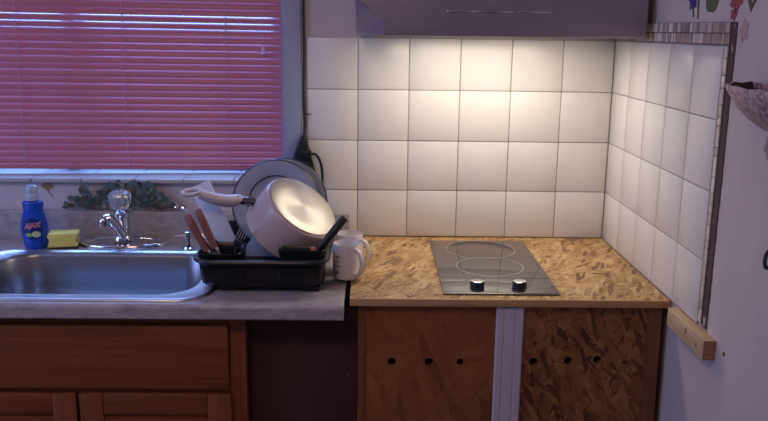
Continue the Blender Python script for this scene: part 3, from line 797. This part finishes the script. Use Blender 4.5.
# mugs
def mug(x, y, h, r, ang, label, prints):
    t = thing('mug', label, 'mug', (x, y, CT), 'white mugs beside the dish rack')
    Q = Matrix.Translation((x, y, CT+.0005))
    b = MB(); b.lathe([(r-.006, 0), (r-.001, .003), (r, .010), (r, h-.002), (r-.001, h), (r-.0025, h), (r-.0035, h-.003), (r-.004, .012), (r-.010, .006), (.002, .006)], Q, 44, True, True); b.build('cup', 'mug', t, 50)
    d = Vector((math.cos(ang), math.sin(ang), 0)); P = []
    for i in range(15):
        a = -PI/2 + PI*i/14; P.append(Vector((x, y, CT+h*.52)) + d*(r-.0015+.026*max(0, math.cos(a))**.8) + Vector((0, 0, .033*math.sin(a))))
    b = MB(); b.tube(P, .0062, 12, True, (.75, 1.1)); b.build('handle', 'mug', t, 60)
    for a0, z0, z1, w in prints:
        b = MB(); n = 6; rg = []
        for q in range(n+1):
            a = math.radians(a0 + w*(q/n-.5)); c, s_ = math.cos(a), math.sin(a)
            rg.append([Vector((x+(r-.0003)*c, y+(r-.0003)*s_, CT+z0)), Vector((x+(r+.0004)*c, y+(r+.0004)*s_, CT+z0)), Vector((x+(r+.0004)*c, y+(r+.0004)*s_, CT+z1)), Vector((x+(r-.0003)*c, y+(r-.0003)*s_, CT+z1))])
        b.loft(rg, True, True); b.build('printed_line', 'mugprint', t, 0)
mug(-.7815, -.434, .092, .0350, math.radians(-48), 'white printed mug standing closest to the worktop front beside the rack',
    [(-130, .060, .066, 26), (-131, .048, .053, 22), (-129, .036, .041, 24), (-132, .016, .026, 20)])
mug(-.7775, -.346, .096, .036, math.radians(-30), 'plain white mug standing behind the printed mug', [])

# ------------------------------------------------------------------ cord and adapter on the wall
ad = thing('power_adapter', 'black power adapter hanging on its cord beside the tile edge', 'adapter', (-.925, -.012, 1.15))
b = MB(); b.loft([ring_rr(x0, x1, -.031, -.0048, .006, z, 4) for x0, x1, z in ((-.974, -.884, 1.098), (-.964, -.894, 1.135), (-.950, -.905, 1.175), (-.938, -.911, 1.205), (-.930, -.918, 1.222))], True, True)
b.build('housing', 'blackmatte', ad, 40)
b = MB(); b.tube(smoothpts([(-.924, -.010, 1.218), (-.922, -.004, 1.26), (-.924, -.002, 1.35), (-.922, -.002, 1.50), (-.924, -.002, 1.80)], 6), .0036, 8); b.build('wall_cord', 'cable', ad, 60)
b = MB(); b.box((-.930, -.052, 1.160), (-.898, -.030, 1.182), .004); b.build('plug', 'blackplast', ad)
b = MB(); b.tube(smoothpts([(-.900, -.042, 1.172), (-.884, -.040, 1.168), (-.871, -.036, 1.140), (-.867, -.032, 1.100), (-.870, -.030, 1.060), (-.885, -.030, .995)], 6), .0042, 8); b.build('lead', 'cable', ad, 60)
b = MB(); b.tube([(-.926, -.003, 1.287), (-.912, -.005, 1.286), (-.902, -.003, 1.285)], .0016, 6)
b.build('cord_clip', 'cable', ad)

# ------------------------------------------------------------------ right wall stickers, planter, hook
WX = .0047
def sticker(name, label, cat, pieces):
    t = thing(name, label, cat, (.006, pieces[0][1][0][0], pieces[0][1][0][1]))
    for nm, pts, m in pieces:
        b = MB(); b.prism([(WX, y, z) for y, z in pts], (.0012, 0, 0)); b.build(nm, m, t, 0)
def blob(cy, cz, ry, rz, seed, n=18, wob=.22):
    pr = random.Random(seed); ph = pr.uniform(0, 6)
    return [(cy+ry*math.cos(2*PI*i/n)*(1+wob*math.sin(5*2*PI*i/n+ph)), cz+rz*math.sin(2*PI*i/n)*(1+wob*math.sin(5*2*PI*i/n+ph))) for i in range(n)]
sticker('flower_sticker', 'blue flower wall sticker with two dark stems above the mosaic border', 'sticker', [('petals', blob(-.560, 1.612, .024, .022, 1), 'st_blue'), ('stem', [(-.560, 1.60), (-.568, 1.60), (-.573, 1.572), (-.567, 1.571)], 'st_green'), ('stem', [(-.588, 1.61), (-.597, 1.61), (-.600, 1.568), (-.594, 1.567)], 'st_green')])
sticker('leaf_sticker', 'round olive green leaf wall sticker between the blue and red flowers', 'sticker', [('leaf', blob(-.668, 1.606, .034, .026, 2, 20, .06), 'st_green')])
sticker('flower_sticker', 'dull red flower wall sticker above the end of the mosaic border', 'sticker', [('petals', blob(-.790, 1.603, .026, .022, 5), 'st_red'), ('bud', blob(-.783, 1.575, .014, .012, 6), 'st_red')])
sticker('leaf_sticker', 'thin dark brown leaf wall sticker nearest the camera beside the red flower', 'sticker', [('leaf', [(-.832, 1.62), (-.842, 1.62), (-.858, 1.594), (-.872, 1.604), (-.878, 1.60), (-.858, 1.578), (-.846, 1.592)], 'st_dark')])
sticker('flower_sticker', 'faded pink flower wall sticker beside the corner of the mosaic border', 'sticker', [('petals', blob(-.838, 1.543, .016, .020, 8), 'st_pink')])
sticker('flower_sticker', 'small mauve flower wall sticker just below the wall planter', 'sticker', [('petals', blob(-.992, 1.334, .018, .020, 9), 'st_purple')])
pl = thing('wall_planter', 'mauve patterned half round planter hung on the side wall', 'planter', (.006, -1.085, 1.36))
b = MB(); n = 28; rings = []
outer = [(1.0, 1.447), (1.02, 1.441), (.97, 1.432), (.84, 1.408), (.66, 1.388), (.46, 1.373), (.26, 1.364), (.10, 1.362)]
inner = [(.05, 1.367), (.42, 1.379), (.62, 1.396), (.80, 1.415), (.92, 1.436), (.96, 1.447)]
rp = .198; PY = -1.085
for q, z in outer + inner:
    row = []
    for i in range(n+1):
        a = PI*i/n; sc = 1 + (.006*math.cos(a*14) if z > 1.43 else 0)
        row.append(Vector((.0055 - rp*.50*q*sc*math.sin(a), PY+rp*q*math.cos(a), z + (.0015*math.cos(a*14) if z > 1.44 else 0))))
    rings.append(row)
b.m('planter').loft(rings[:len(outer)] + [rings[-1], rings[0]][:0], False, False, False); b.m('planter').loft([rings[0], rings[-1]], False, False, False); b.m('planter_inside').loft(rings[len(outer):], False, False, False); b.m('planter').loft([rings[len(outer)-1], rings[len(outer)]], False, False, False)
b.build('bowl', None, pl, 60)
b = MB(); b.loft([[Vector((.0056, PY+rp*q*s_, z)) for q, z in outer] for s_ in (1, )] + [[Vector((.0056, PY-rp*q, z)) for q, z in outer]], False, False, False); b.build('back_plate', 'planter', pl, 0)
b = MB(); b.tube(smoothpts([(.005, -1.046, 1.158), (-.004, -1.047, 1.150), (-.008, -1.049, 1.136), (-.006, -1.052, 1.124), (.0, -1.054, 1.128)], 5), .0035, 8)
b.lathe([(.009, 0), (.009, .002), (.004, .004)], frame((.0055, -1.046, 1.158), (-1, 0, 0)), 16, True, True)
tag(b.build('wall_hook', 'blackmatte'), 'small dark hook on the side wall below the planter', 'hook')

# ------------------------------------------------------------------ camera
cam = bpy.data.cameras.new('camera'); co = bpy.data.objects.new('camera', cam); COL.objects.link(co)
cam.sensor_width = 36; cam.sensor_fit = 'HORIZONTAL'; cam.lens = 820.3676/768*36; cam.clip_start = .02
Rm = Matrix((r_, u_, -f_)).transposed().to_4x4(); Rm.translation = (-.72236, -2.46798, 1.53679); co.matrix_world = Rm
S.camera = co

# ------------------------------------------------------------------ light
def area(name, loc, target, sx, sy, power, color, spread=None):
    l = bpy.data.lights.new(name, 'AREA'); l.shape = 'RECTANGLE'; l.size = sx; l.size_y = sy; l.energy = power; l.color = color
    if spread: l.spread = math.radians(spread)
    o = bpy.data.objects.new(name, l); COL.objects.link(o); o.location = loc
    o.rotation_euler = (Vector(target)-Vector(loc)).to_track_quat('-Z', 'Y').to_euler(); return o
area('hood_lamp', (-.41, -.225, HB-.004), (-.41, -.20, .9), .46, .13, 1.65, (1., .92, .79))
area('sky_daylight', (-1.69, 1.15, 2.70), (-1.6, .1, 1.4), 1.8, 1.3, 165, (.20, .41, 1.))
area('side_window_daylight', (-3.1, -1.3, 1.75), (0, -.8, 1.0), 1.1, 1.1, 16, (.34, .46, 1.))
area('room_ceiling_lamp', (-1.3, -1.9, 2.43), (-1.25, -.6, 1.2), .5, .5, 8.5, (1., .66, .52))
w = bpy.data.worlds.new('world'); S.world = w; w.use_nodes = True
bg = w.node_tree.nodes['Background']; bg.inputs[0].default_value = (.36, .31, .43, 1); bg.inputs[1].default_value = .23
S.view_settings.view_transform = 'Standard'; S.view_settings.look = 'None'; S.view_settings.gamma = 1; S.view_settings.exposure = .1
